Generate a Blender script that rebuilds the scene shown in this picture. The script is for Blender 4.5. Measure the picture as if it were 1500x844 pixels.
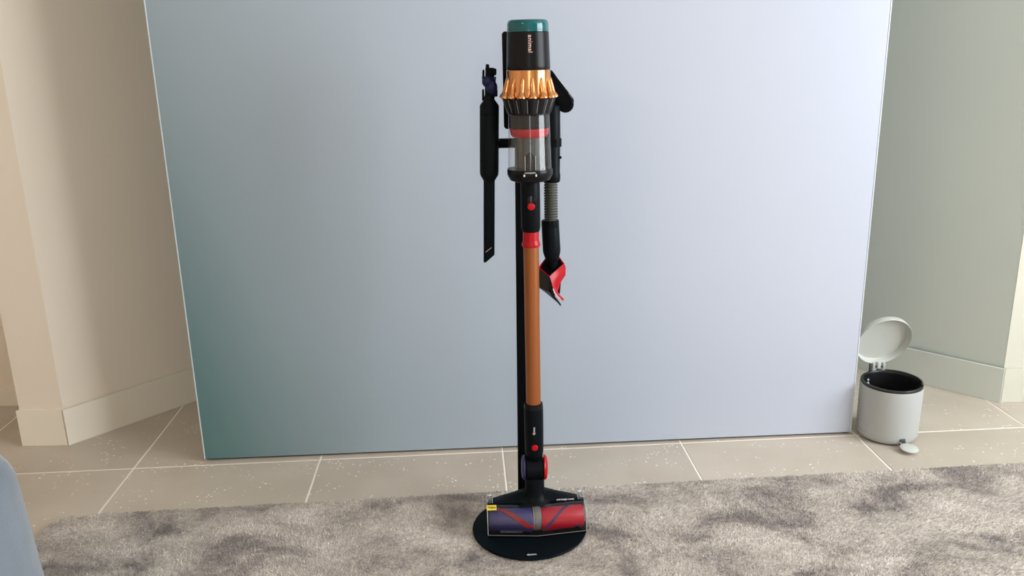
import bpy, bmesh, math, random
import numpy as np
from mathutils import Vector, Matrix, Euler
random.seed(7); rng = np.random.default_rng(7)
for o in list(bpy.data.objects): bpy.data.objects.remove(o)
S = bpy.context.scene
PI = math.pi

# ------------------------------------------------------------------ camera
CAM_H, F_PX, PITCH, ROLL = 1.30, 1236.8, 0.27565, -0.0219
cp, sp, cr, sr = math.cos(PITCH), math.sin(PITCH), math.cos(ROLL), math.sin(ROLL)
right = Vector((1, 0, 0)); up = Vector((0, sp, cp)); fwd = Vector((0, cp, -sp))
r2 = right*cr + up*sr; u2 = -right*sr + up*cr
cam = bpy.data.cameras.new('camera'); cam.sensor_width = 36; cam.lens = F_PX/1500*36
cam.clip_start = 0.05
co = bpy.data.objects.new('camera', cam); S.collection.objects.link(co)
m = Matrix((r2, u2, -fwd)).transposed().to_4x4(); m.translation = (0, 0, CAM_H)
co.matrix_world = m; S.camera = co

# ------------------------------------------------------------------ world, daylight, added fill, exposure
S.view_settings.view_transform = 'Standard'; S.view_settings.look = 'None'
S.view_settings.gamma = 1; S.view_settings.exposure = 0.0
try: S.view_settings.use_curve_mapping = False
except Exception: pass
W = bpy.data.worlds.new('sky'); S.world = W; W.use_nodes = True
W.node_tree.nodes['Background'].inputs[0].default_value = (0.75, 0.86, 1, 1)
W.node_tree.nodes['Background'].inputs[1].default_value = 2.0

def area(name, loc, direction, sx, sy, power, color):
    l = bpy.data.lights.new(name, 'AREA'); l.shape = 'RECTANGLE'; l.size = sx; l.size_y = sy
    l.energy = power; l.color = color
    o = bpy.data.objects.new(name, l); S.collection.objects.link(o)
    o.location = loc; o.rotation_euler = Vector(direction).to_track_quat('-Z', 'Y').to_euler()
    return o
area('window_daylight', (3.32, 0.85, 1.56), (-1, 0, 0), 2.24, 1.84, 176, (0.93, 0.97, 1.0))
area('rear_window_daylight', (0.25, -2.62, 1.45), (0, 1, 0), 0.5, 1.7, 15, (0.95, 0.98, 1.0))
area('added_warm_fill', (-1.5, -0.5, 2.50), (0, 0.0, -1), 0.7, 0.7, 27, (1.0, 0.83, 0.66))  # warm fill added to brighten the left side, no known source there

# ------------------------------------------------------------------ materials
def mat(name, color, rough=0.5, metal=0.0, coat=0.0, spec=0.5, bump=None, vary=None, sheen=0, trans=None, emit=None):
    M = bpy.data.materials.new(name); M.use_nodes = True
    nt = M.node_tree; N = nt.nodes; L = nt.links; b = N['Principled BSDF']
    b.inputs['Base Color'].default_value = (*color, 1); b.inputs['Roughness'].default_value = rough
    b.inputs['Metallic'].default_value = metal; b.inputs['Specular IOR Level'].default_value = spec
    b.inputs['Coat Weight'].default_value = coat; b.inputs['Coat Roughness'].default_value = 0.05
    if sheen: b.inputs['Sheen Weight'].default_value = sheen
    tc = N.new('ShaderNodeTexCoord')
    if vary:
        sc, amt = vary
        n = N.new('ShaderNodeTexNoise'); n.inputs['Scale'].default_value = sc; n.inputs['Detail'].default_value = 4
        L.new(tc.outputs['Object'], n.inputs['Vector'])
        r = N.new('ShaderNodeValToRGB'); r.color_ramp.elements[0].position = .3; r.color_ramp.elements[1].position = .7
        r.color_ramp.elements[0].color = (*[c*(1-amt) for c in color], 1)
        r.color_ramp.elements[1].color = (*[min(1, c*(1+amt)) for c in color], 1)
        L.new(n.outputs['Fac'], r.inputs['Fac']); L.new(r.outputs['Color'], b.inputs['Base Color'])
    if bump:
        sc, st, di = bump
        n = N.new('ShaderNodeTexNoise'); n.inputs['Scale'].default_value = sc; n.inputs['Detail'].default_value = 3
        L.new(tc.outputs['Object'], n.inputs['Vector'])
        bp = N.new('ShaderNodeBump'); bp.inputs['Strength'].default_value = st; bp.inputs['Distance'].default_value = di
        L.new(n.outputs['Fac'], bp.inputs['Height']); L.new(bp.outputs['Normal'], b.inputs['Normal'])
    return M

def clear_mat(name, tint=(1, 1, 1), ior=1.5, rough=0.03, haze=0.0):
    M = bpy.data.materials.new(name); M.use_nodes = True
    nt = M.node_tree; N = nt.nodes; L = nt.links; N.remove(N['Principled BSDF']); out = N['Material Output']
    t = N.new('ShaderNodeBsdfTransparent'); t.inputs[0].default_value = (*tint, 1)
    g = N.new('ShaderNodeBsdfGlossy'); g.inputs['Roughness'].default_value = rough
    f = N.new('ShaderNodeFresnel'); f.inputs[0].default_value = ior
    ge = N.new('ShaderNodeNewGeometry'); ma = N.new('ShaderNodeMath'); ma.operation = 'MULTIPLY_ADD'; ma.inputs[1].default_value = -2; ma.inputs[2].default_value = 1
    L.new(ge.outputs['Backfacing'], ma.inputs[0]); pw = N.new('ShaderNodeMath'); pw.operation = 'POWER'; pw.inputs[0].default_value = ior
    L.new(ma.outputs[0], pw.inputs[1]); L.new(pw.outputs[0], f.inputs[0])
    x = N.new('ShaderNodeMixShader'); L.new(f.outputs[0], x.inputs[0]); L.new(t.outputs[0], x.inputs[1]); L.new(g.outputs[0], x.inputs[2])
    last = x
    if haze:
        d = N.new('ShaderNodeBsdfDiffuse'); d.inputs[0].default_value = (.8, .8, .8, 1)
        y = N.new('ShaderNodeMixShader'); y.inputs[0].default_value = haze
        L.new(x.outputs[0], y.inputs[1]); L.new(d.outputs[0], y.inputs[2]); last = y
    L.new(last.outputs[0], out.inputs[0]); return M

def wall_mat(name, color):
    return mat(name, color, .85, bump=(90, .12, .002), vary=(1.2, .02))
M_cream = wall_mat('cream_wall_paint', (.80, .71, .60))
M_wall_shaded = wall_mat('shaded_wall_paint', (.58, .62, .57))  # greenish shaded tone of the right wall paint, put into the colour
M_ret = wall_mat('lit_wall_paint', (.60, .585, .50))  # same right wall paint, its creamier lit tone put into the colour
M_base_l = mat('cream_baseboard_paint', (.82, .75, .64), .5)
M_base_r = mat('pale_baseboard_paint', (.62, .655, .60), .5)
M_ceil = wall_mat('white_ceiling_paint', (.82, .81, .78))
M_grout = mat('cream_grout', (.92, .87, .78), .9, bump=(400, .2, .001))
M_white = mat('white_window_paint', (.85, .85, .83), .4)

def tile_material():
    M = mat('speckled_stone_tile', (.46, .40, .32), .42)
    nt = M.node_tree; N = nt.nodes; L = nt.links; b = N['Principled BSDF']
    g = N.new('ShaderNodeNewGeometry'); oi = N.new('ShaderNodeObjectInfo')
    def ramp(src, a, ca, bb, cb):
        r = N.new('ShaderNodeValToRGB'); e = r.color_ramp.elements
        e[0].position = a; e[0].color = (*ca, 1); e[1].position = bb; e[1].color = (*cb, 1); L.new(src, r.inputs[0]); return r.outputs[0]
    def noise(scale, det=3, typ='ShaderNodeTexNoise'):
        n = N.new(typ); n.inputs['Scale'].default_value = scale
        if typ == 'ShaderNodeTexNoise': n.inputs['Detail'].default_value = det
        L.new(g.outputs['Position'], n.inputs['Vector']); return n
    def mix(fac, a, c, mode='MIX'):
        x = N.new('ShaderNodeMix'); x.data_type = 'RGBA'; x.blend_type = mode
        if isinstance(fac, float): x.inputs[0].default_value = fac
        else: L.new(fac, x.inputs[0])
        for s, v in ((6, a), (7, c)):
            if isinstance(v, tuple): x.inputs[s].default_value = (*v, 1)
            else: L.new(v, x.inputs[s])
        return x.outputs[2]
    base = ramp(noise(3.5, 6).outputs['Fac'], .35, (.475, .41, .335), .68, (.545, .48, .405))
    # slight tone per tile
    v = N.new('ShaderNodeMapRange'); v.inputs[3].default_value = .93; v.inputs[4].default_value = 1.06; L.new(oi.outputs['Random'], v.inputs[0])
    cc = N.new('ShaderNodeCombineColor'); [L.new(v.outputs[0], cc.inputs[i]) for i in range(3)]
    base = mix(1.0, base, cc.outputs[0], 'MULTIPLY')
    # pale shell flecks, gathered in drifts
    vo = noise(75, typ='ShaderNodeTexVoronoi'); f1 = ramp(vo.outputs['Distance'], .16, (1, 1, 1), .30, (0, 0, 0))
    pick = ramp(noise(9, 5).outputs['Fac'], .50, (0, 0, 0), .58, (1, 1, 1))
    sel = N.new('ShaderNodeSeparateColor'); L.new(vo.outputs['Color'], sel.inputs[0])
    gt = N.new('ShaderNodeMath'); gt.operation = 'GREATER_THAN'; gt.inputs[1].default_value = .55; L.new(sel.outputs[0], gt.inputs[0])
    m1 = N.new('ShaderNodeMath'); m1.operation = 'MULTIPLY'; L.new(f1, m1.inputs[0]); L.new(pick, m1.inputs[1])
    m2 = N.new('ShaderNodeMath'); m2.operation = 'MULTIPLY'; L.new(m1.outputs[0], m2.inputs[0]); L.new(gt.outputs[0], m2.inputs[1])
    base = mix(m2.outputs[0], base, (.90, .85, .76))
    # darker fossil marks
    vo2 = noise(38, typ='ShaderNodeTexVoronoi'); f2 = ramp(vo2.outputs['Distance'], .08, (1, 1, 1), .2, (0, 0, 0))
    pick2 = ramp(noise(5.3, 4).outputs['Fac'], .60, (0, 0, 0), .68, (.6, .6, .6))
    m3 = N.new('ShaderNodeMath'); m3.operation = 'MULTIPLY'; L.new(f2, m3.inputs[0]); L.new(pick2, m3.inputs[1])
    base = mix(m3.outputs[0], base, (.33, .29, .24))
    L.new(base, b.inputs['Base Color']); return M
M_tile = tile_material()

def rug_material(name, blades):
    M = mat(name, (.4, .36, .32), .75, sheen=.35, spec=.3)
    nt = M.node_tree; N = nt.nodes; L = nt.links; b = N['Principled BSDF']
    g = N.new('ShaderNodeNewGeometry')
    mp = N.new('ShaderNodeMapping'); mp.inputs['Scale'].default_value = (.95, 1.35, 1); mp.inputs['Rotation'].default_value = (0, 0, .15)
    L.new(g.outputs['Position'], mp.inputs['Vector'])
    n = N.new('ShaderNodeTexNoise'); n.inputs['Scale'].default_value = 4.2; n.inputs['Detail'].default_value = 6; n.inputs['Roughness'].default_value = .62
    n.inputs['Distortion'].default_value = .5
    L.new(mp.outputs[0], n.inputs['Vector'])
    r = N.new('ShaderNodeValToRGB'); e = r.color_ramp.elements
    e[0].position = .36; e[0].color = (.32, .28, .262, 1); e[1].position = .485; e[1].color = (.61, .55, .495, 1)
    x = r.color_ramp.elements.new(.64); x.color = (.77, .71, .645, 1)
    L.new(n.outputs['Fac'], r.inputs[0])
    v = N.new('ShaderNodeMapRange'); v.inputs[3].default_value = .55 if blades else .8; v.inputs[4].default_value = 1.4 if blades else .8
    L.new(g.outputs['Random Per Island'], v.inputs[0])
    cc = N.new('ShaderNodeCombineColor'); [L.new(v.outputs[0], cc.inputs[i]) for i in range(3)]
    mx = N.new('ShaderNodeMix'); mx.data_type = 'RGBA'; mx.blend_type = 'MULTIPLY'; mx.inputs[0].default_value = 1
    L.new(r.outputs[0], mx.inputs[6]); L.new(cc.outputs[0], mx.inputs[7]); L.new(mx.outputs[2], b.inputs['Base Color'])
    return M
M_rug = rug_material('viscose_rug_backing', False); M_pile = rug_material('viscose_rug_pile', True)

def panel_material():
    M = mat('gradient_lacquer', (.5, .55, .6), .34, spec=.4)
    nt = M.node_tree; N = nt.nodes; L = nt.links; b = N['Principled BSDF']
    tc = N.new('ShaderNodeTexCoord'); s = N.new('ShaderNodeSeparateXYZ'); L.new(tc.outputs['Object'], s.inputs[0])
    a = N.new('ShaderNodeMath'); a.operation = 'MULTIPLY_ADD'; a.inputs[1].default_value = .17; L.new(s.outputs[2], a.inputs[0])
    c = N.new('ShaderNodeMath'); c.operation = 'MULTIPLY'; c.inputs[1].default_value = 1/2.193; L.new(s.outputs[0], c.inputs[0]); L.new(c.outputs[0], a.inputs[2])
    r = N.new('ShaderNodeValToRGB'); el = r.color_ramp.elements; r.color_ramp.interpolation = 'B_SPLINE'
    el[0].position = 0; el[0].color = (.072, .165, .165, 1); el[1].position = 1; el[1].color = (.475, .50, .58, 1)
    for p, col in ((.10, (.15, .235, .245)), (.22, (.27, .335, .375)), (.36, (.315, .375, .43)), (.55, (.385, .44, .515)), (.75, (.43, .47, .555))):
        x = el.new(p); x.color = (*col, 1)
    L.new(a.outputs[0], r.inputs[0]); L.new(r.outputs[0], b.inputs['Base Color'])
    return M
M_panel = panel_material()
M_panel_edge = mat('pale_panel_edge', (.55, .60, .64), .3)
M_dark_gap = mat('dark_gap_shade', (.03, .035, .035), .6)

M_blk = mat('matt_black_plastic', (.0022, .0028, .0035), .38, spec=.05)
M_blk_soft = mat('soft_black_plastic', (.0028, .0042, .0055), .42, spec=.07)
M_gloss = mat('gloss_black_plastic', (.002, .002, .0025), .12, spec=.3)
M_steel = mat('black_powder_coat', (.0020, .0045, .0060), .45, spec=.05, bump=(900, .05, .0005))
M_teal = mat('teal_gloss_plastic', (.0, .085, .095), .08, spec=.3, coat=.35)
M_graph = mat('graphite_satin_plastic', (.0045, .0045, .005), .30, spec=.16)
M_cop = mat('copper_anodised', (.60, .27, .105), .2, metal=1)
M_wand = mat('copper_wand', (.30, .092, .024), .34, metal=.5)
M_red = mat('red_plastic', (.36, .001, .008), .32, spec=.25)
M_redbtn = mat('red_button_plastic', (.42, .001, .008), .4, spec=.2)
M_purple = mat('purple_plastic', (.028, .022, .10), .4)
M_purple_r = mat('purple_roller', (.026, .022, .105), .4, bump=(500, .3, .001))
M_red_r = mat('red_roller', (.36, .003, .015), .35, spec=.25, bump=(500, .3, .001))
M_darkred = mat('dark_red_felt', (.20, .004, .008), .7)
M_darkfelt = mat('dark_blue_felt', (.02, .015, .06), .7)
M_blue = mat('dark_blue_plastic', (.004, .006, .045), .4, spec=.25)
M_shroud = mat('grey_mesh_shroud', (.045, .048, .044), .3)
M_hose = mat('olive_grey_hose', (.05, .05, .042), .5)
M_grey = mat('grey_plastic', (.14, .13, .12), .3)
M_screw = mat('grey_screw_cap', (.62, .64, .66), .35)
M_clear = clear_mat('clear_polycarbonate', (.96, .96, .96), 1.5, .07, .015)
M_cover = clear_mat('clear_cover', (.93, .93, .95), 1.45, .06, .008)
M_rim = mat('clear_edge', (.48, .49, .50), .15)
M_print = mat('silver_print', (.55, .55, .56), .5)
M_copprint = mat('copper_print', (.78, .52, .42), .5)
M_yel = mat('yellow_sticker', (.80, .60, .05), .5)
M_ink = mat('black_ink', (.03, .02, .01), .6)
M_bin = mat('pale_grey_steel', (.39, .40, .385), .42)
M_binlid = mat('pale_grey_lid', (.50, .515, .475), .38)
M_liner = mat('black_liner', (.008, .008, .009), .33)
M_hinge = mat('grey_hinge_plastic', (.42, .44, .42), .4)
M_hdark = mat('dark_hinge_slot', (.05, .055, .055), .5)
M_fab = mat('blue_velvet', (.12, .15, .185), .85, sheen=.7, vary=(9, .14), bump=(220, .25, .003))
M_wood = mat('dark_chair_foot', (.10, .06, .035), .5)

# ------------------------------------------------------------------ helpers
COL = S.collection
OFF = Vector((0, 0, 0))            # where the thing being built stands
XF = Matrix.Identity(4)            # placement of locally built shapes
def tag(o, label=None, cat=None, group=None, kind=None):
    if label: o['label'] = label
    if cat: o['category'] = cat
    if group: o['group'] = group
    if kind: o['kind'] = kind
    return o
def obj(name, bm, material, parent=None, smooth=True, angle=38):
    bmesh.ops.recalc_face_normals(bm, faces=bm.faces[:])
    me = bpy.data.meshes.new(name); bm.transform(Matrix.Translation(-OFF) @ XF); bm.to_mesh(me); bm.free()
    if smooth:
        me.shade_smooth()
        try: me.set_sharp_from_angle(angle=math.radians(angle))
        except Exception: pass
    me.materials.append(material)
    o = bpy.data.objects.new(name, me); COL.objects.link(o)
    if parent: o.parent = parent
    else: o.location = OFF
    return o
def thing(name, label, cat, loc=(0, 0, 0), group=None):
    global OFF
    OFF = Vector(loc); o = bpy.data.objects.new(name, None); COL.objects.link(o); o.location = loc
    o.empty_display_size = .05
    return tag(o, label, cat, group)
def add_box(bm, c, s, rz=0, bevel=0):
    r = bmesh.ops.create_cube(bm, size=1, matrix=Matrix.Translation(c) @ Matrix.Rotation(rz, 4, 'Z') @ Matrix.Diagonal((*s, 1)))
    if bevel:
        es = list({e for v in r['verts'] for e in v.link_edges})
        bmesh.ops.bevel(bm, geom=es, offset=bevel, segments=3, affect='EDGES', profile=.5)
    return bm
def box(c, s, rz=0, bevel=0): return add_box(bmesh.new(), c, s, rz, bevel)
def add_rings(bm, rings, cap0=True, cap1=True, closed=True):
    vs = [[bm.verts.new(p) for p in r] for r in rings]
    n = len(rings[0])
    for a, b in zip(vs[:-1], vs[1:]):
        for i in range(n if closed else n-1):
            j = (i+1) % n
            bm.faces.new((a[i], a[j], b[j], b[i]))
    if closed and cap0: bm.faces.new(vs[0])
    if closed and cap1: bm.faces.new(vs[-1])
    return bm
def add_lathe(bm, prof, c=(0, 0, 0), seg=48, axis=None, wob=None, cap=True):
    q = Matrix.Identity(3) if axis is None else Vector(axis).to_track_quat('Z', 'Y').to_matrix()
    rings = []
    for r, z in prof:
        ring = []
        for i in range(seg):
            t = 2*PI*i/seg; k = 1 if wob is None else wob(t, z)
            ring.append(q @ Vector((max(r, 1e-5)*k*math.cos(t), max(r, 1e-5)*k*math.sin(t), z)) + Vector(c))
        rings.append(ring)
    return add_rings(bm, rings, cap, cap)
def lathe(prof, c=(0, 0, 0), seg=48, axis=None, **k): return add_lathe(bmesh.new(), prof, c, seg, axis, **k)
def add_tube(bm, pts, r, seg=12, radii=None, flat=1.0):
    pts = [Vector(p) for p in pts]; rings = []; ref = None
    for i, p in enumerate(pts):
        d = (pts[min(i+1, len(pts)-1)] - pts[max(i-1, 0)]).normalized()
        if ref is None: ref = d.orthogonal().normalized()
        a = (ref - d*ref.dot(d)).normalized(); ref = a; b = d.cross(a)
        rr = radii[i] if radii else r
        rings.append([p + a*rr*math.cos(2*PI*k/seg) + b*rr*flat*math.sin(2*PI*k/seg) for k in range(seg)])
    return add_rings(bm, rings)
def tube(pts, r, seg=12, **k): return add_tube(bmesh.new(), pts, r, seg, **k)
def prism(poly, z0, z1):
    bm = bmesh.new(); add_rings(bm, [[(x, y, z0) for x, y in poly], [(x, y, z1) for x, y in poly]]); return bm
def add_sphere(bm, c, s, seg=24):
    bmesh.ops.create_uvsphere(bm, u_segments=seg, v_segments=seg//2, radius=1, matrix=Matrix.Translation(c) @ Matrix.Diagonal((*s, 1))); return bm
def plate(outline, y0, y1, bevel=0):
    """outline in x,z pushed from y0 to y1"""
    bm = bmesh.new(); add_rings(bm, [[(x, y0, z) for x, z in outline], [(x, y1, z) for x, z in outline]])
    if bevel: bmesh.ops.bevel(bm, geom=[e for e in bm.edges if abs(e.verts[0].co.y-e.verts[1].co.y) < 1e-6], offset=bevel, segments=2, affect='EDGES', profile=.5)
    return bm
def round_rect(x0, x1, z0, z1, r, n=6):
    out = []
    for cx, cz, a0 in ((x1-r, z1-r, 0), (x0+r, z1-r, 90), (x0+r, z0+r, 180), (x1-r, z0+r, 270)):
        for k in range(n+1):
            t = math.radians(a0+90*k/n); out.append((cx+r*math.cos(t), cz+r*math.sin(t)))
    return out
def lettering(name, s, size, origin, xdir, ydir, material, parent, extr=.00025, bold=0, spacing=1):
    cu = bpy.data.curves.new(name, 'FONT'); cu.body = s; cu.size = size; cu.extrude = extr; cu.align_x = 'CENTER'; cu.align_y = 'CENTER'
    cu.offset = bold; cu.space_character = spacing; cu.resolution_u = 3
    t = bpy.data.objects.new(name, cu); COL.objects.link(t)
    dg = bpy.context.evaluated_depsgraph_get(); me = bpy.data.meshes.new_from_object(t.evaluated_get(dg))
    COL.objects.unlink(t); bpy.data.objects.remove(t)
    x = Vector(xdir).normalized(); y = Vector(ydir); y = (y - x*y.dot(x)).normalized(); z = x.cross(y)
    M = Matrix((x, y, z)).transposed().to_4x4(); M.translation = Vector(origin)
    me.transform(Matrix.Translation(-OFF) @ XF @ M); me.materials.clear(); me.materials.append(material)
    o = bpy.data.objects.new(name, me); COL.objects.link(o); o.parent = parent; return o
def structure(name, bm, material, **k): return tag(obj(name, bm, material, **k), kind='structure')

# ------------------------------------------------------------------ the room
CEIL = 2.62
XL, XR, YB = -3.2, 3.2, -2.5
structure('wall_left', box((XL-.05, .3, CEIL/2), (.1, 5.8, CEIL)), M_cream)
structure('wall_back_left', box((-2.45, 3.073+.06, CEIL/2), (1.5, .12, CEIL)), M_cream)
# stub pier: front face, flank into the alcove
structure('wall_alcove_left', prism([(-1.7175, 2.712), (-1.5655, 2.712), (-.905, 3.50), (-1.06, 3.50), (-1.7175, 3.2)], 0, CEIL), M_cream)
structure('wall_alcove_back', box((.12, 3.56, CEIL/2), (2.5, .12, CEIL)), M_wall_shaded)
structure('wall_alcove_right', prism([(1.8045, 2.901), (1.87, 2.93), (1.60, 3.55), (1.17, 3.55)], 0, CEIL), M_wall_shaded)
structure('wall_right_return', prism([(1.8045, 2.900), (3.26, 2.900), (3.26, 3.02), (1.83, 3.02)], 0, CEIL), M_ret)
structure('wall_rear', box((-1.65, YB-.05, CEIL/2), (3.3, .1, CEIL)), M_cream)
bm = box((1.9, YB-.05, CEIL/2), (2.8, .1, CEIL)); add_box(bm, (.25, YB-.05, .3), (.5, .1, .6)); add_box(bm, (.25, YB-.05, 2.46), (.5, .1, .32))
structure('wall_rear_right', bm, M_cream)
# right wall round the window opening y -.3..2.0, z .62..2.5
bm = bmesh.new()
add_box(bm, (XR+.05, -1.4, CEIL/2), (.1, 2.2, CEIL)); add_box(bm, (XR+.05, 2.5, CEIL/2), (.1, 1.0, CEIL))
add_box(bm, (XR+.05, .85, .31), (.1, 2.3, .62)); add_box(bm, (XR+.05, .85, 2.56), (.1, 2.3, .12))
structure('wall_right', bm, M_wall_shaded)
structure('ceiling', box((0, .5, CEIL+.05), (6.8, 6.3, .1)), M_ceil)
def window(name, cx, cy, w, h, zc, along_y, nv, nh):
    bm = bmesh.new(); t = .05
    def bar(u, z, su, sz):
        c = (cx, cy+u, z) if along_y else (cx+u, cy, z); s = (.05, su, sz) if along_y else (su, .05, sz); add_box(bm, c, s)
    for sgn in (-1, 1): bar(sgn*(w/2-t/2), zc, t, h); bar(0, zc+sgn*(h/2-t/2), w, t)
    for i in range(nv): bar(-w/2+w*(i+1)/(nv+1), zc, .04, h)
    for i in range(nh): bar(0, zc-h/2+h*(i+1)/(nh+1), w, .035)
    structure(name, bm, M_white)
window('window_1', XR+.03, .85, 2.3, 1.88, 1.56, True, 2, 1)
window('window_2', .25, YB-.03, .5, 1.7, 1.45, False, 1, 0)
# baseboards, 133 mm high
def baseboard(name, a, b, material, nside, t=.012, h=.133):
    a = Vector(a); b = Vector(b); d = (b-a).normalized(); n = Vector((d.y, -d.x))*nside*t
    bm = prism([tuple(a), tuple(b), tuple(b+n), tuple(a+n)], 0.0005, h)
    structure(name, bm, material, smooth=False)
baseboard('baseboard_pier', (-1.723, 2.712), (-1.5655, 2.712), M_base_l, 1)
baseboard('baseboard_alcove_left', (-1.5655, 2.703), (-.905, 3.495), M_base_l, 1, .010)
baseboard('baseboard_back_left', (-3.19, 3.073), (-1.72, 3.073), M_base_l, 1, .012, .078)
baseboard('baseboard_alcove_right', (1.20, 3.49), (1.8045, 2.891), M_base_r, 1, .010)
baseboard('baseboard_right', (1.8045, 2.900), (3.2, 2.900), M_ret, 1, .012)

# floor: grout bed and one object per tile
YAW, TX, TY, T = .05309, -1.25607, 2.51682, .60735
fl = structure('floor', box((0, .5, -.0288), (6.6, 6.2, .055)), M_grout)
bm = bmesh.new(); g = .0052
add_box(bm, (0, 0, -.0035), (T-g, T-g, .007))
bmesh.ops.bevel(bm, geom=[e for e in bm.edges if all(v.co.z > -.001 for v in e.verts)], offset=.0012, segments=1, affect='EDGES')
bm.faces.ensure_lookup_table()
me = bpy.data.meshes.new('tile'); bm.to_mesh(me); bm.free(); me.materials.append(M_tile)
c_, s_ = math.cos(YAW), math.sin(YAW)
for j in range(-8, 2):
    for i in range(-4, 9):
        a, b = (i+.5)*T, (j+.5)*T
        x, y = TX + a*c_ - b*s_, TY + a*s_ + b*c_
        if not (-3.4 < x < 3.5 and -2.6 < y < 3.8): continue
        t = bpy.data.objects.new('tile', me); COL.objects.link(t)
        t.rotation_euler = (0, 0, YAW); t.location = (x, y, 0); t.parent = fl

# ------------------------------------------------------------------ the large gradient panel
pl = Vector((-1.0365, 2.556, 0)); pr = Vector((1.1550, 2.654, 0)); PL = (pr-pl).length; PH = 2.45
pa = math.atan2(pr.y-pl.y, pr.x-pl.x)
OFF = Vector((0, 0, 0))
P = bpy.data.objects.new('room_divider_panel', None); COL.objects.link(P); P.location = pl; P.rotation_euler = (0, 0, pa)
tag(P, 'large flat panel standing on the tiles, shading from teal at left to pale lilac at right', 'panel')
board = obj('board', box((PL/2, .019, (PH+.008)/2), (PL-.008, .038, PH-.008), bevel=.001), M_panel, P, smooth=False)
for x in (.002, PL-.002):
    obj('edge_trim', box((x, .019, (PH+.008)/2), (.004, .040, PH-.008), bevel=.0008), M_panel_edge, P, smooth=False)
obj('gap_shade_strip', box((PL/2, .024, .004), (PL-.01, .022, .008)), M_dark_gap, P, smooth=False)  # dark strip standing in for the shade of the gap under the board

# ------------------------------------------------------------------ rug
ye = lambda x: 2.222 + (x+1.324)*(.192/2.935)
OFF = Vector((0, 0, 0))
outline = [(-1.25, ye(-1.25)-.004), (-1.31, 2.212), (-1.345, 2.185), (-1.355, 2.13), (-1.35, 2.07), (-1.335, 1.9), (-1.30, -.6), (2.4, -.6), (2.4, ye(2.4)-.004)]
rug = obj('rug', prism(outline, .0005, .006), M_rug, smooth=False)
tag(rug, 'grey-taupe mottled viscose rug lying under the vacuum stand', 'rug')
NB = 400000
bx = rng.uniform(-1.37, 1.95, NB); by = rng.uniform(1.70, 2.46, NB)
def inside(px, py):
    r = np.zeros(len(px), bool); n = len(outline)
    for i in range(n):
        (x0, y0), (x1, y1) = outline[i], outline[(i+1) % n]
        if y0 == y1: continue
        c = ((y0 > py) != (y1 > py)) & (px < (x1-x0)*(py-y0)/(y1-y0)+x0); r ^= c
    return r
k = inside(bx, by) & ((bx+-.034)**2/(.153**2) + (by-2.09)**2/(.153**2) > 1)
bx, by = bx[k], by[k]; NB = len(bx)
lean = .9 + .8*np.sin(bx*5.1+2*np.sin(by*7)) + .5*np.sin(bx*13+by*9+1)
ang = rng.uniform(0, 2*PI, NB); L_ = rng.uniform(.003, .008, NB)
tipx = bx + .0030*lean + rng.normal(0, .0026, NB); tipy = by - .0018*lean + rng.normal(0, .003, NB); tz = .0055 + L_
w = rng.uniform(.0007, .0014, NB); z0 = np.full(NB, .0055)
V = np.stack([np.stack([bx-w*np.cos(ang), by-w*np.sin(ang), z0], 1), np.stack([bx+w*np.cos(ang), by+w*np.sin(ang), z0], 1), np.stack([tipx, tipy, tz], 1)], 1).reshape(-1, 3)
me = bpy.data.meshes.new('pile'); me.vertices.add(3*NB); me.vertices.foreach_set('co', V.ravel())
me.loops.add(3*NB); me.loops.foreach_set('vertex_index', np.arange(3*NB, dtype=np.int32))
me.polygons.add(NB); me.polygons.foreach_set('loop_start', np.arange(0, 3*NB, 3, dtype=np.int32))
me.update(calc_edges=True); me.materials.append(M_pile)
pile = bpy.data.objects.new('pile', me); COL.objects.link(pile); pile.parent = rug; tag(pile, kind='stuff')

# ------------------------------------------------------------------ vacuum stand
RT = .0125                                          # top of the rug pile
stand = thing('vacuum_stand', 'black floor stand with round base plate and thin upright pole behind the vacuum', 'stand', (.034, 2.09, RT-.004))
basez = RT + .005
obj('base_plate', lathe([(.150, -.004), (.158, -.002), (.159, .001), (.1575, .004), (.152, .005), (0, .005)], (.034, 2.09, RT), 96), M_steel, stand)
XF = Matrix.Translation((.021, 2.205, 0)) @ Matrix.Rotation(.0105, 4, 'Y')
obj('pole', box((0, 0, .67), (.034, .022, 1.31), bevel=.004), M_blk, stand)
obj('pole_foot', box((0, -.004, basez+.012), (.055, .04, .024), bevel=.006), M_blk, stand)
XF = Matrix.Identity(4)
obj('cradle_plate', plate(round_rect(-.0115, .074, 1.103, 1.343, .008), 2.196, 2.226, .003), M_blk, stand)
obj('cradle_hook', box((.05, 2.186, 1.29), (.05, .03, .06), bevel=.006), M_blk, stand)
arm = obj('tool_holder_arm', box((.052, 2.195, 1.0675), (.16, .020, .0235), bevel=.003), M_blk, stand)
for x in (-.047, .112):
    obj('tool_holder_clip', lathe([(.018, -.010), (.0235, -.010), (.0235, .010), (.018, .010)], (x, 2.172 if x < 0 else 2.186, 1.0675), 28), M_blk, arm)
lettering('lettering', 'dyson', .0102, (.0365, 1.949, basez+.0006), (1, .05, 0), (0, 1, 0), M_print, stand, bold=.0002, spacing=1.05)

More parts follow.
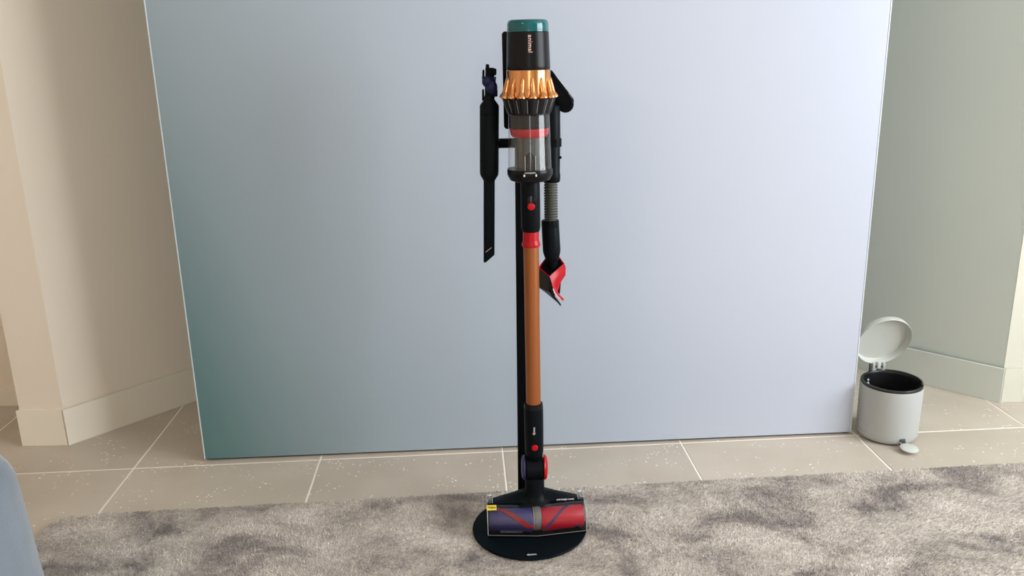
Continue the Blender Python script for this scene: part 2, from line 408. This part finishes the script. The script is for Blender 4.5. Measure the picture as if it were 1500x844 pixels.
# ------------------------------------------------------------------ cordless vacuum
AX, AY = .0515, 2.12
vac = thing('cordless_vacuum', 'upright cordless stick vacuum with teal cap, copper cyclones and copper wand', 'vacuum', (AX, AY, basez))
C = (AX, AY, 0)
cap_ = obj('filter_cap', lathe([(.0500, 1.3395), (.0503, 1.342), (.0500, 1.344), (.0498, 1.357), (.0485, 1.362), (.0455, 1.3662), (.040, 1.3675), (.030, 1.3665), (0, 1.366)], C, 72), M_teal, vac)
obj('cap_groove', lathe([(.0505, 1.3435), (.0508, 1.3445), (.0505, 1.3455)], C, 72, cap=False), M_teal, cap_)
hous = obj('motor_housing', lathe([(.049, 1.3394), (.0505, 1.338), (.0515, 1.31), (.0530, 1.262), (.0534, 1.2545), (.0525, 1.2525), (.0525, 1.2505)], C, 72), M_graph, vac)
ta = math.radians(4)
lettering('lettering', 'animal', .0145, (AX+.0525*math.sin(ta), AY-.0527*math.cos(ta), 1.3115), (0, .02, -1), (1, .05, 0), M_copprint, hous, bold=.00008, spacing=1.1)
cyc = obj('cyclone_ring', lathe([(.0528, 1.2510), (.0536, 1.2500), (.0536, 1.222), (.0545, 1.205), (.058, 1.192), (.058, 1.186)], C, 84), M_cop, vac)
for k_ in range(14):
    a = math.radians(-90+7.6 + k_*360/14)
    d = Vector((math.cos(a), math.sin(a), 0))
    p0 = Vector(C)+d*.0500+Vector((0, 0, 1.236)); p1 = Vector(C)+d*.0618+Vector((0, 0, 1.1835)); ln = (p1-p0).length
    prof = [(0, 0), (.0022, .0008), (.0040, .004), (.0050, .010), (.0057, .020), (.0062, ln-.017), (.0070, ln-.013), (.0098, ln-.008), (.0114, ln-.004), (.0112, ln-.001), (.0095, ln), (0, ln)]
    obj('cyclone_cone', lathe(prof, p0, 20, (p1-p0)), M_cop, cyc)
def facet(t, z): return 1 + .045*math.cos(14*(t - math.radians(-90+7.6)))
skirt = obj('cyclone_skirt', lathe([(.060, 1.188), (.0635, 1.1835), (.0515, 1.1475), (.049, 1.146)], C, 84, wob=facet), M_gloss, vac)
for k_ in range(14):
    a = math.radians(-90+7.6+180/14 + k_*360/14); d = Vector((math.cos(a), math.sin(a), 0))
    obj('seam', tube([Vector(C)+d*.0614+Vector((0, 0, 1.181)), Vector(C)+d*.0500+Vector((0, 0, 1.150))], .0004, 6), M_rim, skirt)
# clear dust bin: shell, black collar inside, red ring, shroud and dust duct
dust = obj('dust_bin', lathe([(.0508, 1.1475), (.0512, 1.14), (.0545, 1.012), (.0547, 1.008)], C, 72, cap=False), M_clear, vac)
obj('bin_rim', lathe([(.0500, 1.1490), (.0520, 1.1488), (.0522, 1.1455), (.0508, 1.1445)], C, 72, cap=False), M_graph, dust)
obj('inner_collar', lathe([(.043, 1.1485), (.0445, 1.145), (.0450, 1.114), (.0455, 1.1105), (.043, 1.1085)], C, 56), M_blk, dust)
obj('red_ring', lathe([(.044, 1.1120), (.0482, 1.1105), (.0484, 1.1065), (.0468, 1.0965), (.042, 1.0905), (.036, 1.0890)], C, 56), M_red, dust)
obj('shroud', lathe([(.0365, 1.0910), (.0362, 1.085), (.0345, 1.015), (.034, 1.008)], C, 96, wob=lambda t, z: 1+.010*math.cos(32*t)), M_shroud, dust)
bm = plate([(AX-.0125+x, 1.008+z) for x, z in [(0, 0), (.025, 0), (.025, .032), (.0225, .040), (.0175, .0445), (.0125, .046), (.0075, .0445), (.0025, .040), (0, .032)]], AY-.044, AY-.030, .002)
obj('dust_duct', bm, M_gloss, dust)
for x in (AX-.0128, AX+.0130): obj('duct_edge', tube([(x, AY-.045, 1.010), (x, AY-.045, 1.047)], .0007, 6), M_rim, dust)
obj('level_mark', box((AX+.002, AY-.0362, 1.078), (.007, .001, .0035)), M_blk, dust)
bb = obj('bin_base', lathe([(.050, 1.012), (.0562, 1.0118), (.0572, 1.008), (.0570, .997), (.0535, .990), (.0500, .9835), (.040, .980), (.025, .979)], C, 72), M_graph, vac)
obj('latch', box((AX-.001, AY-.0565, 1.0035), (.030, .006, .011), bevel=.002), M_gloss, bb)
for x in (-.0155, .0135): obj('latch_pin', box((AX+x, AY-.0585, 1.0015), (.004, .004, .006), bevel=.001), M_screw, bb)
obj('latch_lip', box((AX-.001, AY-.0592, 1.0080), (.026, .003, .0022), bevel=.0008), M_rim, bb)
con = obj('wand_connector', lathe([(.0235, .9805), (.0245, .978), (.0248, .93), (.0247, .862), (.0225, .8515), (.0205, .850)], C, 56), M_blk_soft, vac)
def button(parent, z, r, ax=AX, rr=.0245, dx=.001):
    obj('release_button', lathe([(r, 0), (r, .0022), (r*.86, .0034), (r*.4, .0038), (0, .0038)], (ax+dx, AY-rr+.0012, z), 28, (0.03, -1, .06)), M_redbtn, parent)
obj('button_recess', plate([(AX+.001+.0100*math.cos(t), .9245+(.0115 if math.sin(t) > 0 else -.006)+.0100*math.sin(t)) for t in [2*PI*i/24 for i in range(24)]], AY-.0252, AY-.0225, .0006), M_gloss, con)
button(con, .9185, .0092)
obj('wand_collar', lathe([(.0205, .852), (.0208, .850), (.0208, .829), (.0214, .824), (.0238, .818), (.0240, .8145), (.0225, .811), (.0203, .8105)], C, 56), M_red, vac)
obj('wand', lathe([(.0200, .812), (.0200, .368)], C, 56), M_wand, vac)
low = obj('lower_connector', lathe([(.0212, .3755), (.0245, .374), (.0258, .366), (.0261, .352), (.0262, .30), (.0255, .235), (.0225, .214), (.018, .208)], C, 56), M_blk_soft, vac)
obj('chamfer_ring', lathe([(.0245, .3745), (.0262, .3655), (.0263, .362)], C, 56, cap=False), M_graph, low)
button(low, .2535, .0086, rr=.0256)
lettering('lettering', 'dyson', .0088, (AX-.0006, AY-.0266, .3035), (.04, 0, 1), (-1, 0, 0), M_print, low, bold=.0002, spacing=1.1)
XF = Matrix.Identity(4)
ball = obj('swivel_joint', lathe([(.026, -.0245), (.0335, -.0225), (.0340, -.018), (.0325, 0), (.0340, .018), (.0335, .0225), (.026, .0245)], (AX, AY, .180), 48, (1, 0, 0)), M_blk_soft, vac)
for sgn, mm in ((-1, M_purple), (1, M_red)):
    obj('swivel_cap', lathe([(.024, 0), (.0345, .001), (.0350, .003), (.0325, .0075), (.026, .0105), (.012, .012), (0, .012)], (AX+sgn*.0248, AY, .182), 40, (sgn, 0, 0)), mm, ball)
neck = obj('neck', lathe([(.0255, .158), (.0268, .155), (.0270, .118), (.0277, .114), (.0285, .105), (.033, .094), (.044, .084), (.056, .074)], (AX, AY+.006, 0), 56), M_blk_soft, vac)

# cleaner head, built round its own origin
XF = Matrix.Translation((.0520, 2.103, basez-.0045)) @ Matrix.Rotation(.05, 4, 'Z')
HW = .1350
def lerp(v, tab):
    for (a, fa), (b, fb) in zip(tab[:-1], tab[1:]):
        if v <= b: return fa+(fb-fa)*(v-a)/(b-a)
    return tab[-1][1]
rings = []
NX = 44
for i in range(NX+1):
    x = -HW + 2*HW*i/NX; u = abs(x)
    zt = lerp(u, [(0, .094), (.03, .090), (.06, .0815), (.10, .0735), (.125, .068), (.132, .063), (.135, .056)])
    yr = lerp(u, [(0, .064), (.03, .062), (.08, .056), (.125, .050), (.135, .043)])
    ch = .016*math.exp(-(u/.022)**2)
    yf = -.006 - .5*ch*1.4
    rings.append([(x, yr-.002, .013), (x, yr, .035), (x, yr-.001, zt*.74), (x, yr-.006, zt*.92), (x, yr-.016, zt), (x, .018, zt-.0012+.002), (x, .004-ch*.6, max(.0765, zt-.009)), (x, yf, .0748), (x, yf-ch*.9, .069-ch*.6), (x, yf-ch*.2, .05), (x, yf, .014)])
head = obj('cleaner_head', add_rings(bmesh.new(), rings), M_blk_soft, vac, angle=50)
# sole plate with bowed bumper
fy = lambda x: -.0605 - .0150*(1-abs(x)/HW)
ol = [(-HW, .046), (-HW-.001, -.03)] + [(x, fy(x)) for x in [(-HW+.001)+(2*HW-.002)*i/24 for i in range(25)]] + [(HW+.001, -.03), (HW, .046)]
obj('sole_plate', prism(ol, .0048, .0078), M_blk, head)
# roller and felt strips
def roller(sgn, mr, ms):
    bm = bmesh.new(); rings = []
    P0 = Vector((sgn*.1300, -.0275, .0390)); P1 = Vector((sgn*.0122, -.0425, .0405))
    prof = [(0, .010), (0, .0275), (.04, .0300), (.5, .0310), (.96, .0325), (1, .030), (1, .010)]
    for t, r in prof:
        c = P0.lerp(P1, t); rings.append([c+Vector((0, r*math.cos(2*PI*q/40), r*math.sin(2*PI*q/40))) for q in range(40)])
    o = obj('roller', add_rings(bm, rings), mr, vac)
    for rep in range(2):
        bm = bmesh.new(); n = 40; wd = .0135 if sgn < 0 else .0055; va = []
        for q in range(n+1):
            t = .10+.86*q/n; th = (math.radians(85 + (t-.25)*150) if sgn < 0 else math.radians(95 + (t-.45)*220)) + rep*PI
            c = P0.lerp(P1, t); r = .0300+.0025*t+.0010
            row = []
            for off, dr in ((-1, -.0015), (-.9, 0), (.9, 0), (1, -.0015)):
                cc = c + (P1-P0).normalized()*wd*off
                row.append(cc+Vector((0, (r+dr)*math.cos(th), (r+dr)*math.sin(th))))
            va.append(row)
        add_rings(bm, va, closed=False)
        obj('felt_strip', bm, ms, o)
roller(-1, M_purple_r, M_darkred); roller(1, M_red_r, M_darkfelt)
drive = obj('drive_housing', add_rings(bmesh.new(), [[(x, -.0400+r*math.cos(t), .0425+r*math.sin(t)) for t in [2*PI*q/32 for q in range(32)]] for x, r in ((-.0118, .022), (-.0112, .0300), (-.004, .0328), (.004, .0328), (.0112, .0300), (.0118, .022))]), M_grey, vac)
for x in (-.0095, .0095): obj('drive_rim', add_rings(bmesh.new(), [[(x+dx, -.0400+r*math.cos(t), .0425+r*math.sin(t)) for t in [2*PI*q/32 for q in range(32)]] for dx, r in ((-.0008, .031), (0, .0332), (.0008, .031))]), M_rim, drive)
# clear cover
def cov(x, t):
    yc = -.0205-.0150*(1-abs(x)/HW)
    return (x, yc+.0385*math.cos(t)*1.06, .0395+.0370*math.sin(t))
xs = [-HW+2*HW*i/48 for i in range(49)]; ts = [math.radians(78+ (192-78)*q/18) for q in range(19)]
bm = add_rings(bmesh.new(), [[cov(x, t) for t in ts] + [(x, cov(x, 0)[1]*0+fy(x)+.002, .0095)] for x in xs], closed=False)
for s in (-HW, HW):
    vs = [bm.verts.new(cov(s, t)) for t in ts]+[bm.verts.new((s, fy(s)+.002, .0095)), bm.verts.new((s, -.008, .0095))]; bm.faces.new(vs)
cover = obj('roller_cover', bm, M_cover, vac, angle=60)
for s in (-HW, HW): obj('cover_edge_highlight', tube([cov(s, t) for t in ts]+[(s, fy(s)+.002, .0100)], .0009, 6), M_rim, cover)  # opaque pale tubes painted in as highlights along the clear edges
obj('cover_edge_highlight', tube([(x, fy(x)+.0005, .0100) for x in xs], .0010, 6), M_grey, cover)
for s in (-1, 1):
    xa = s*(HW-.008)
    bm = bmesh.new(); add_rings(bm, [[(xa-.0075, -.008, .0765), (xa+.0078, -.008, .0765), (xa+.0078, -.008, .0785), (xa-.0075, -.008, .0785)], [(xa-.0075, .030, .0745), (xa+.0070, .030, .0740), (xa+.0070, .030, .0762), (xa-.0075, .030, .0765)], [(xa-.0065, .044, .066), (xa+.0060, .044, .065), (xa+.0060, .046, .067), (xa-.0065, .046, .068)]])
    obj('cover_strap', bm, M_cover, cover)
    for dx in (-.0076, .0078): obj('strap_edge', tube([(xa+dx, -.008, .0785), (xa+dx, .030, .0765)], .0006, 6), M_rim, cover)
    sc_ = obj('screw_cap', lathe([(.0068, 0), (.0068, .0022), (.0058, .003), (0, .003)], (xa-.0005, .036, .0775), 24, (0, .25, 1)), M_screw, vac)
    obj('screw_slot', box((xa-.0005, .0368, .0806), (.0058, .0012, .0012)), M_ink, sc_)
st = obj('warning_sticker', add_rings(bmesh.new(), [[(-.1365, *cov(-.13, t)[1:]), (-.1095, *cov(-.115, t-.02)[1:])] for t in [math.radians(q) for q in (84, 92, 100, 108, 116)]], closed=False), M_yel, vac)
for v in st.data.vertices: v.co.z += .0018; v.co.y -= .001
for q, x in enumerate((-.1325, -.1285, -.1245, -.1215, -.1175, -.1145)):
    hgt = (.005, .008, .006, .008, .005, .007)[q]
    obj('sticker_mark', tube([(x, cov(x, 1.68)[1]-.002, .0786), (x+.0022, cov(x, 1.68)[1]-.002-hgt, .0783-.0005)], .0007, 5), M_ink, st)
lettering('lettering', 'anti-tangle comb', .0072, (.083, -.0085, .0795), (1, 0, 0), (0, .8, .6), M_print, vac, bold=.00012)
for q in range(26):
    x = -.100+q*.0024; obj('comb_tooth', box((x, fy(x)+.006, .0185), (.0009, .002, .005)), M_rim, cover) if q % 2 == 0 else None
XF = Matrix.Identity(4)

# ------------------------------------------------------------------ left accessory: crevice nozzle with brush on top
lt = thing('crevice_tool', 'black long-nosed crevice tool with blue brush tip, clipped left of the vacuum', 'vacuum tool', (-.0515, 2.15, 1.0))
XF = Matrix.Translation((-.0515, 2.15, 1.0)) @ Matrix.Rotation(.030, 4, 'Y') @ Matrix.Translation((0, 0, -1.0))
body = obj('tool_body', lathe([(.0125, 1.190), (.0130, 1.181), (.0232, 1.1675), (.0240, 1.164), (.0240, 1.002), (.0232, .993), (.0150, .979), (.0140, .977)], (0, 0, 0), 48), M_blk_soft, lt)
for z in (1.145, 1.03): obj('grip_ring', lathe([(.0238, z+.002), (.0244, z), (.0238, z-.002)], (0, 0, 0), 40, cap=False), M_blk, body)
obj('nozzle', plate([(-.0142, .980), (.0142, .980), (.0142, .7855), (-.0075, .7655), (-.0118, .7640), (-.0142, .7665)], -.013, .013, .004), M_steel, lt)
obj('nozzle_slot', tube([(-.0085, -.0132, .7935), (.0065, -.0132, .8060)], .0005, 6), M_copprint, lt)
obj('stem', lathe([(.0115, 1.188), (.0125, 1.185), (.0120, 1.205), (.0110, 1.25), (.0115, 1.256), (.009, 1.2575)], (.001, 0, 0), 32), M_blk, lt)
obj('brush_collar', add_sphere(add_sphere(bmesh.new(), (-.0035, -.004, 1.224), (.0150, .014, .0150)), (.0062, -.006, 1.2095), (.0140, .015, .0190)), M_blue, lt)
obj('brush_latch', box((.0145, -.004, 1.197), (.012, .014, .018), bevel=.003), M_blk, lt)
obj('brush_latch', box((.0085, 0, 1.2475), (.018, .018, .017), bevel=.004), M_blk, lt)
for x, z0_, z1_, yy in ((-.0155, 1.178, 1.206, 0), (-.0148, 1.222, 1.2525, .002), (-.0065, 1.245, 1.266, 0), (-.0030, 1.245, 1.2655, -.004)):
    obj('prong', tube([(x, yy, z0_), (x, yy, z1_-.003), (x+.0003, yy, z1_)], .003, 10, radii=[.0028, .0028, .0016]), M_blk, lt)
for q in range(10):
    a = PI*(1.0+q/9); obj('bristle_tuft', tube([(-.001+.015*math.cos(a), .012*math.sin(a), 1.221), (-.001+.0165*math.cos(a), .014*math.sin(a), 1.236)], .0014, 6), M_blue, lt)
XF = Matrix.Identity(4)

# ------------------------------------------------------------------ right accessory: hose with grooming brush
rt = thing('hose_tool', 'black extension hose with ribbed middle and red grooming brush, hung right of the vacuum', 'vacuum tool', (.108, 2.16, 1.0))
HC = (.1085, 2.16, 0)
tubeo = obj('docking_tube', lathe([(.019, 1.165), (.0222, 1.160), (.0225, 1.10), (.0222, 1.062), (.0216, 1.0615), (.0219, 1.0605), (.0205, .995), (.0212, .993), (.0218, .988), (.0214, .975), (.0195, .970)], HC, 48), M_blk_soft, rt)
obj('clip_button', box((.1305, 2.15, 1.034), (.005, .008, .006), bevel=.0012), M_blk, tubeo)
prof = []
n_r = 16
for q in range(n_r):
    z = .972-.106*q/(n_r-1); prof += [(.0150, z), (.0180, z-.0013), (.0182, z-.0028), (.0180, z-.0043), (.0150, z-.0054)]
obj('ribbed_hose', lathe(prof, (.1050, 2.16, 0), 40), M_hose, rt)
XF = Matrix.Translation((.1025, 2.16, .866)) @ Matrix.Rotation(-.045, 4, 'Y') @ Matrix.Translation((0, 0, -.866))
cn = obj('hose_connector', lathe([(.0215, .870), (.0232, .868), (.0234, .853), (.0229, .8515), (.0232, .850), (.0236, .79), (.0230, .782), (.0180, .764), (.0160, .760)], (0, 0, 0), 48), M_blk_soft, rt)
obj('outlet_neck', lathe([(.0152, .765), (.0150, .735), (.0150, .728)], (0.001, 0, 0), 40), M_blk, rt)
XF = Matrix.Identity(4)
# brush head: red frame turned towards the left front, with a black bristle plate
red = bmesh.new()
def strip(bm, pts, w, t):
    """pts: centre line; w: width vector; t: thickness vector"""
    w = Vector(w)/2; t = Vector(t)
    add_rings(bm, [[Vector(p)-w, Vector(p)+w, Vector(p)+w+t, Vector(p)-w+t] for p in pts])
YR = 2.155
def at(x, z, y): return Vector((x, y, z))
# red hoop: four walls round the neck
A = at(.0700, .7445, 2.150); B = at(.0975, .7265, 2.118); Cc = at(.1385, .7540, 2.150); D = at(.1240, .7690, 2.186); E_ = at(.0930, .7640, 2.186)
def wall(bm, p, q, h1, h2, t=.0022):
    p, q = Vector(p), Vector(q); n = Vector((0, 0, 1)).cross(q-p).normalized()*t
    add_rings(bm, [[p, p+n, p+n-Vector((0, 0, h1)), p-Vector((0, 0, h1))], [q, q+n, q+n-Vector((0, 0, h2)), q-Vector((0, 0, h2))]])
wall(red, A, B, .006, .010); wall(red, Cc, D, .034, .020); wall(red, D, E_, .018, .018); wall(red, E_, A, .020, .008)
brush = obj('brush_frame', red, M_red, rt, smooth=False)
bm = bmesh.new()
add_rings(bm, [[at(.0975, .7275, 2.117), at(.1385, .7545, 2.149), at(.1385, .7545, 2.152), at(.0975, .7275, 2.120)],
               [at(.1020, .7160, 2.114), at(.1425, .7430, 2.146), at(.1425, .7430, 2.149), at(.1020, .7160, 2.117)],
               [at(.1045, .7030, 2.112), at(.1415, .7230, 2.143), at(.1415, .7230, 2.146), at(.1045, .7030, 2.115)],
               [at(.1085, .6900, 2.112), at(.1290, .7080, 2.132), at(.1290, .7080, 2.135), at(.1085, .6900, 2.115)],
               [at(.1150, .6770, 2.112), at(.1185, .6850, 2.118), at(.1185, .6850, 2.121), at(.1150, .6770, 2.115)],
               [at(.1230, .6680, 2.112), at(.1255, .6740, 2.118), at(.1255, .6740, 2.121), at(.1230, .6680, 2.115)],
               [at(.1335, .6600, 2.112), at(.1350, .6650, 2.118), at(.1350, .6650, 2.121), at(.1335, .6600, 2.115)]])
obj('guard', bm, M_red, brush, angle=70)
bm = bmesh.new()
add_rings(bm, [[at(.0690, .7430, 2.150), at(.0975, .7250, 2.116), at(.1000, .7260, 2.125), at(.075, .742, 2.158)],
               [at(.0690, .7150, 2.146), at(.0960, .7080, 2.112), at(.1030, .7120, 2.122), at(.078, .718, 2.156)],
               [at(.0690, .6920, 2.142), at(.0980, .6850, 2.110), at(.1060, .6900, 2.120), at(.080, .697, 2.152)],
               [at(.0900, .6760, 2.136), at(.1070, .6680, 2.110), at(.1120, .6720, 2.118), at(.096, .680, 2.146)],
               [at(.1220, .6520, 2.122), at(.1255, .6500, 2.110), at(.1265, .6525, 2.114), at(.124, .6545, 2.126)]])
obj('bristle_plate', bm, M_gloss, brush, angle=30)
obj('front_blade', tube([at(.0975, .7250, 2.1105), at(.0985, .705, 2.108), at(.1030, .6850, 2.1075), at(.1120, .668, 2.1075), at(.1262, .6500, 2.109)], .0019, 8), M_gloss, brush)
obj('clear_blade', tube([at(.1060, .6960, 2.1095), at(.1100, .684, 2.109), at(.1180, .6730, 2.109), at(.1245, .668, 2.110)], .0016, 8), M_rim, brush)
bm = bmesh.new(); add_rings(bm, [[A-Vector((-.001,-.002,.004)), B-Vector((0,-.003,.004)), Cc-Vector((.003,0,.006)), D-Vector((.002,.003,.006)), E_-Vector((-.001,.003,.004))], [A-Vector((-.004,-.003,.028)), B-Vector((-.002,-.004,.034)), Cc-Vector((.022,0,.052)), D-Vector((.010,.006,.05)), E_-Vector((-.004,.006,.03))]])
obj('inner_body', bm, M_blk, brush, smooth=False)
obj('inner_socket', lathe([(.014, .735), (.0145, .70), (.012, .672), (.008, .668)], (.1150, 2.150, 0), 28), M_blk, brush)

# upper right: flat rounded swivel head fixed on the same holder
pt = thing('swivel_dusting_head', 'black flat round-ended tool head jutting out right behind the copper cyclones', 'vacuum tool', (.12, 2.19, 1.15))
def capsule(p, q, r, n=14, grow=0):
    p, q = Vector(p), Vector(q); d = (q-p).normalized(); a0 = math.atan2(d.y, d.x); o = []
    for i in range(n+1): t = a0-PI/2+PI*i/n; o.append((q.x+(r+grow)*math.cos(t), q.y+(r+grow)*math.sin(t)))
    for i in range(n+1): t = a0+PI/2+PI*i/n; o.append((p.x+(r+grow)*math.cos(t), p.y+(r+grow)*math.sin(t)))
    return o
ph = obj('tool_shell', plate(capsule((.098, 1.232), (.1455, 1.164), .0210), 2.165, 2.200, .004), M_blk, pt)
obj('rim_line', tube([(x+.0, 2.1642, z) for x, z in capsule((.100, 1.229), (.1425, 1.168), .0160)[6:24]], .0006, 6), M_gloss, ph)
obj('side_flange', plate(capsule((.100, 1.240), (.1535, 1.172), .0135), 2.168, 2.178, .002), M_gloss, ph)
obj('chrome_clip', tube([(.1525, 2.1645, 1.1925), (.1610, 2.1645, 1.1790)], .0012, 8), M_grey, ph)
obj('tool_neck', lathe([(.0185, 1.158), (.0185, 1.20)], (.112, 2.182, 0), 28), M_blk, pt)

# ------------------------------------------------------------------ pedal bin
BX, BY = 1.273, 2.6454
pb = thing('pedal_bin', 'small round pale grey pedal bin with open lid beside the panel', 'bin', (BX, BY, 0))
BC = (BX, BY, 0)
bodyb = obj('bin_body', lathe([(.086, .004), (.092, .007), (.0960, .014), (.0975, .022), (.0978, .030), (.0972, .0305), (.0972, .0312), (.0980, .0318), (.1000, .186), (.0990, .190), (.0965, .190), (.0955, .186), (.0940, .03), (0, .028)], (BX, BY, 0), 96), M_bin, pb)
obj('foot_ring', lathe([(.078, .0005), (.083, .0005), (.085, .005), (.060, .005)], BC, 72), M_hdark, pb)
bm = bmesh.new(); add_lathe(bm, [(.075, .030), (.082, .035), (.0895, .186), (.0890, .1955), (.0905, .1985), (.0965, .1985), (.0980, .1950), (.0975, .188), (.0945, .186)], BC, 96, cap=False)
vs = [v for v in bm.verts if abs(v.co.z-.030) < 1e-5]; bm.faces.new(sorted(vs, key=lambda v: math.atan2(v.co.y-BY, v.co.x-BX)))
liner = obj('liner', bm, M_liner, pb)
bm = bmesh.new()
add_rings(bm, [[(BX+rr*math.cos(t), BY+rr*math.sin(t), z) for rr, z in ((.0895, .1975), (.0955, .1975), (.0950, .2030), (.0905, .2030))] for t in [math.radians(q) for q in range(-35, 82, 6)]])
obj('liner_lip', bm, M_liner, liner)
for x, y, z, r in ((BX-.052, BY+.066, .176, .0045), (BX-.056, BY+.056, .166, .0065)):
    obj('liner_rivet', lathe([(r, 0), (r*.9, .003), (0, .004)], (x, y, z), 16, (.6, -.8, 0)), M_hinge, liner)
# pedal, straight out towards the front
px_, py_ = BX+.013, BY-.131
obj('pedal_slot', box((BX+.010, BY-.0948, .021), (.0185, .012, .017), bevel=.002), M_hdark, pb)
ped = obj('pedal', lathe([(.0275, 0), (.0285, .0015), (.0280, .0035), (.0265, .0045), (0, .0045)], (px_+.003, py_-.004, .013), 40, (.02, -.10, 1)), M_binlid, pb)
for dx in (-.011, .010): obj('pedal_arm', tube([(px_+dx-.001, BY-.090, .020), (px_+dx+.001, BY-.116, .0155)], .0018, 8), M_binlid, ped)
# lid: shallow dish facing the camera, hinged at the back
ln_ = Vector((.067, -.938, -.339)).normalized(); lc = Vector((1.268, 2.719, .309))
lid = obj('lid', lathe([(.0950, .000), (.0958, -.0006), (.0962, -.004), (.0955, -.020), (.0915, -.026), (.0, -.030), (.0, -.0275), (.0895, -.0225), (.0928, -.018), (.0938, -.001), (.0945, .0)], lc, 96, ln_, cap=False), M_binlid, pb)
hz = Vector((BX-.004, BY+.1005, .205))
hb = obj('hinge_block', box(hz+Vector((0, .004, -.008)), (.044, .014, .016), bevel=.002), M_hinge, pb)
for dx in (-.018, .018): obj('hinge_ear', box(hz+Vector((dx, .001, .008)), (.009, .013, .022), bevel=.002), M_hinge, hb)
obj('hinge_tongue', box(hz+Vector((0, 0, .010)), (.012, .012, .026), bevel=.002), M_binlid, hb)
obj('hinge_pin', tube([hz+Vector((-.024, -.001, .006)), hz+Vector((.024, -.001, .006))], .0028, 12), M_hdark, hb)
obj('hinge_post', box(hz+Vector((-.029, -.002, .0)), (.006, .010, .036), bevel=.001), M_hdark, hb)
obj('hinge_slot', box(hz+Vector((0.003, -.006, -.006)), (.014, .006, .012), bevel=.001), M_hdark, hb)

# ------------------------------------------------------------------ armchair at the left edge
rt.location += Vector((.0015, .025, -.004)); pt.location += Vector((.001, .024, -.002))
OFFC = (-1.32, 1.22, 0)
ch = thing('armchair', 'light blue velvet armchair arm at the lower left edge', 'armchair', OFFC)
def soft_box(c, s, bev, taper=0.0, dome=0.0):
    bm = bmesh.new(); bmesh.ops.create_cube(bm, size=1)
    bmesh.ops.subdivide_edges(bm, edges=bm.edges[:], cuts=11, use_grid_fill=True)
    for v in bm.verts:
        p = v.co*2; h = Vector((s[0]/2, s[1]/2, s[2]/2)); r = bev
        q = Vector((p.x*h.x, p.y*h.y, p.z*h.z)); inner = Vector([max(-(h[i]-r), min(h[i]-r, q[i])) for i in range(3)])
        d = q-inner
        if d.length > 1e-6: q = inner + d.normalized()*min(r, d.length) if d.length > r else inner+d
        k_ = 1-taper*(q.z/s[2]+.5)
        v.co = Vector((q.x*k_, q.y*k_, q.z+dome*(1-p.x*p.x)*(1-p.y*p.y)*(1 if p.z > 0 else 0))) + Vector(c)
    return bm
# outer arm (the one in view), seat, other arm, back
AZ = .50
obj('arm', soft_box((-1.115, 1.30, .345), (.27, .62, .47), .10, .10), M_fab, ch, angle=180)
obj('arm', soft_box((-1.83, 1.30, .345), (.27, .62, .47), .10, .10), M_fab, ch, angle=180)
obj('seat_cushion', soft_box((-1.47, 1.30, .33), (.48, .58, .20), .07, 0, .02), M_fab, ch, angle=180)
obj('chair_back', soft_box((-1.47, .98, .50), (.94, .20, .74), .09, .04), M_fab, ch, angle=180)
for x in (-1.80, -1.14):
    for y in (1.04, 1.50): obj('leg', lathe([(.014, .013 if x > -1.3 else 0), (.022, .16)], (x, y, 0), 16), M_wood, ch)
OFF = Vector((0, 0, 0))
# unseen fixture added to go with the warm fill light (above and behind the view)
cl = thing('added_fixture', 'square ceiling fixture, unseen, added above the warm fill light', 'lamp', (-1.5, -.5, CEIL))
M_fixture = mat('added_fixture_diffuser', (.9, .85, .75), .6)
obj('added_fixture_tray', box((-1.5, -.5, CEIL-.03), (.76, .76, .06), bevel=.005), M_fixture, cl)
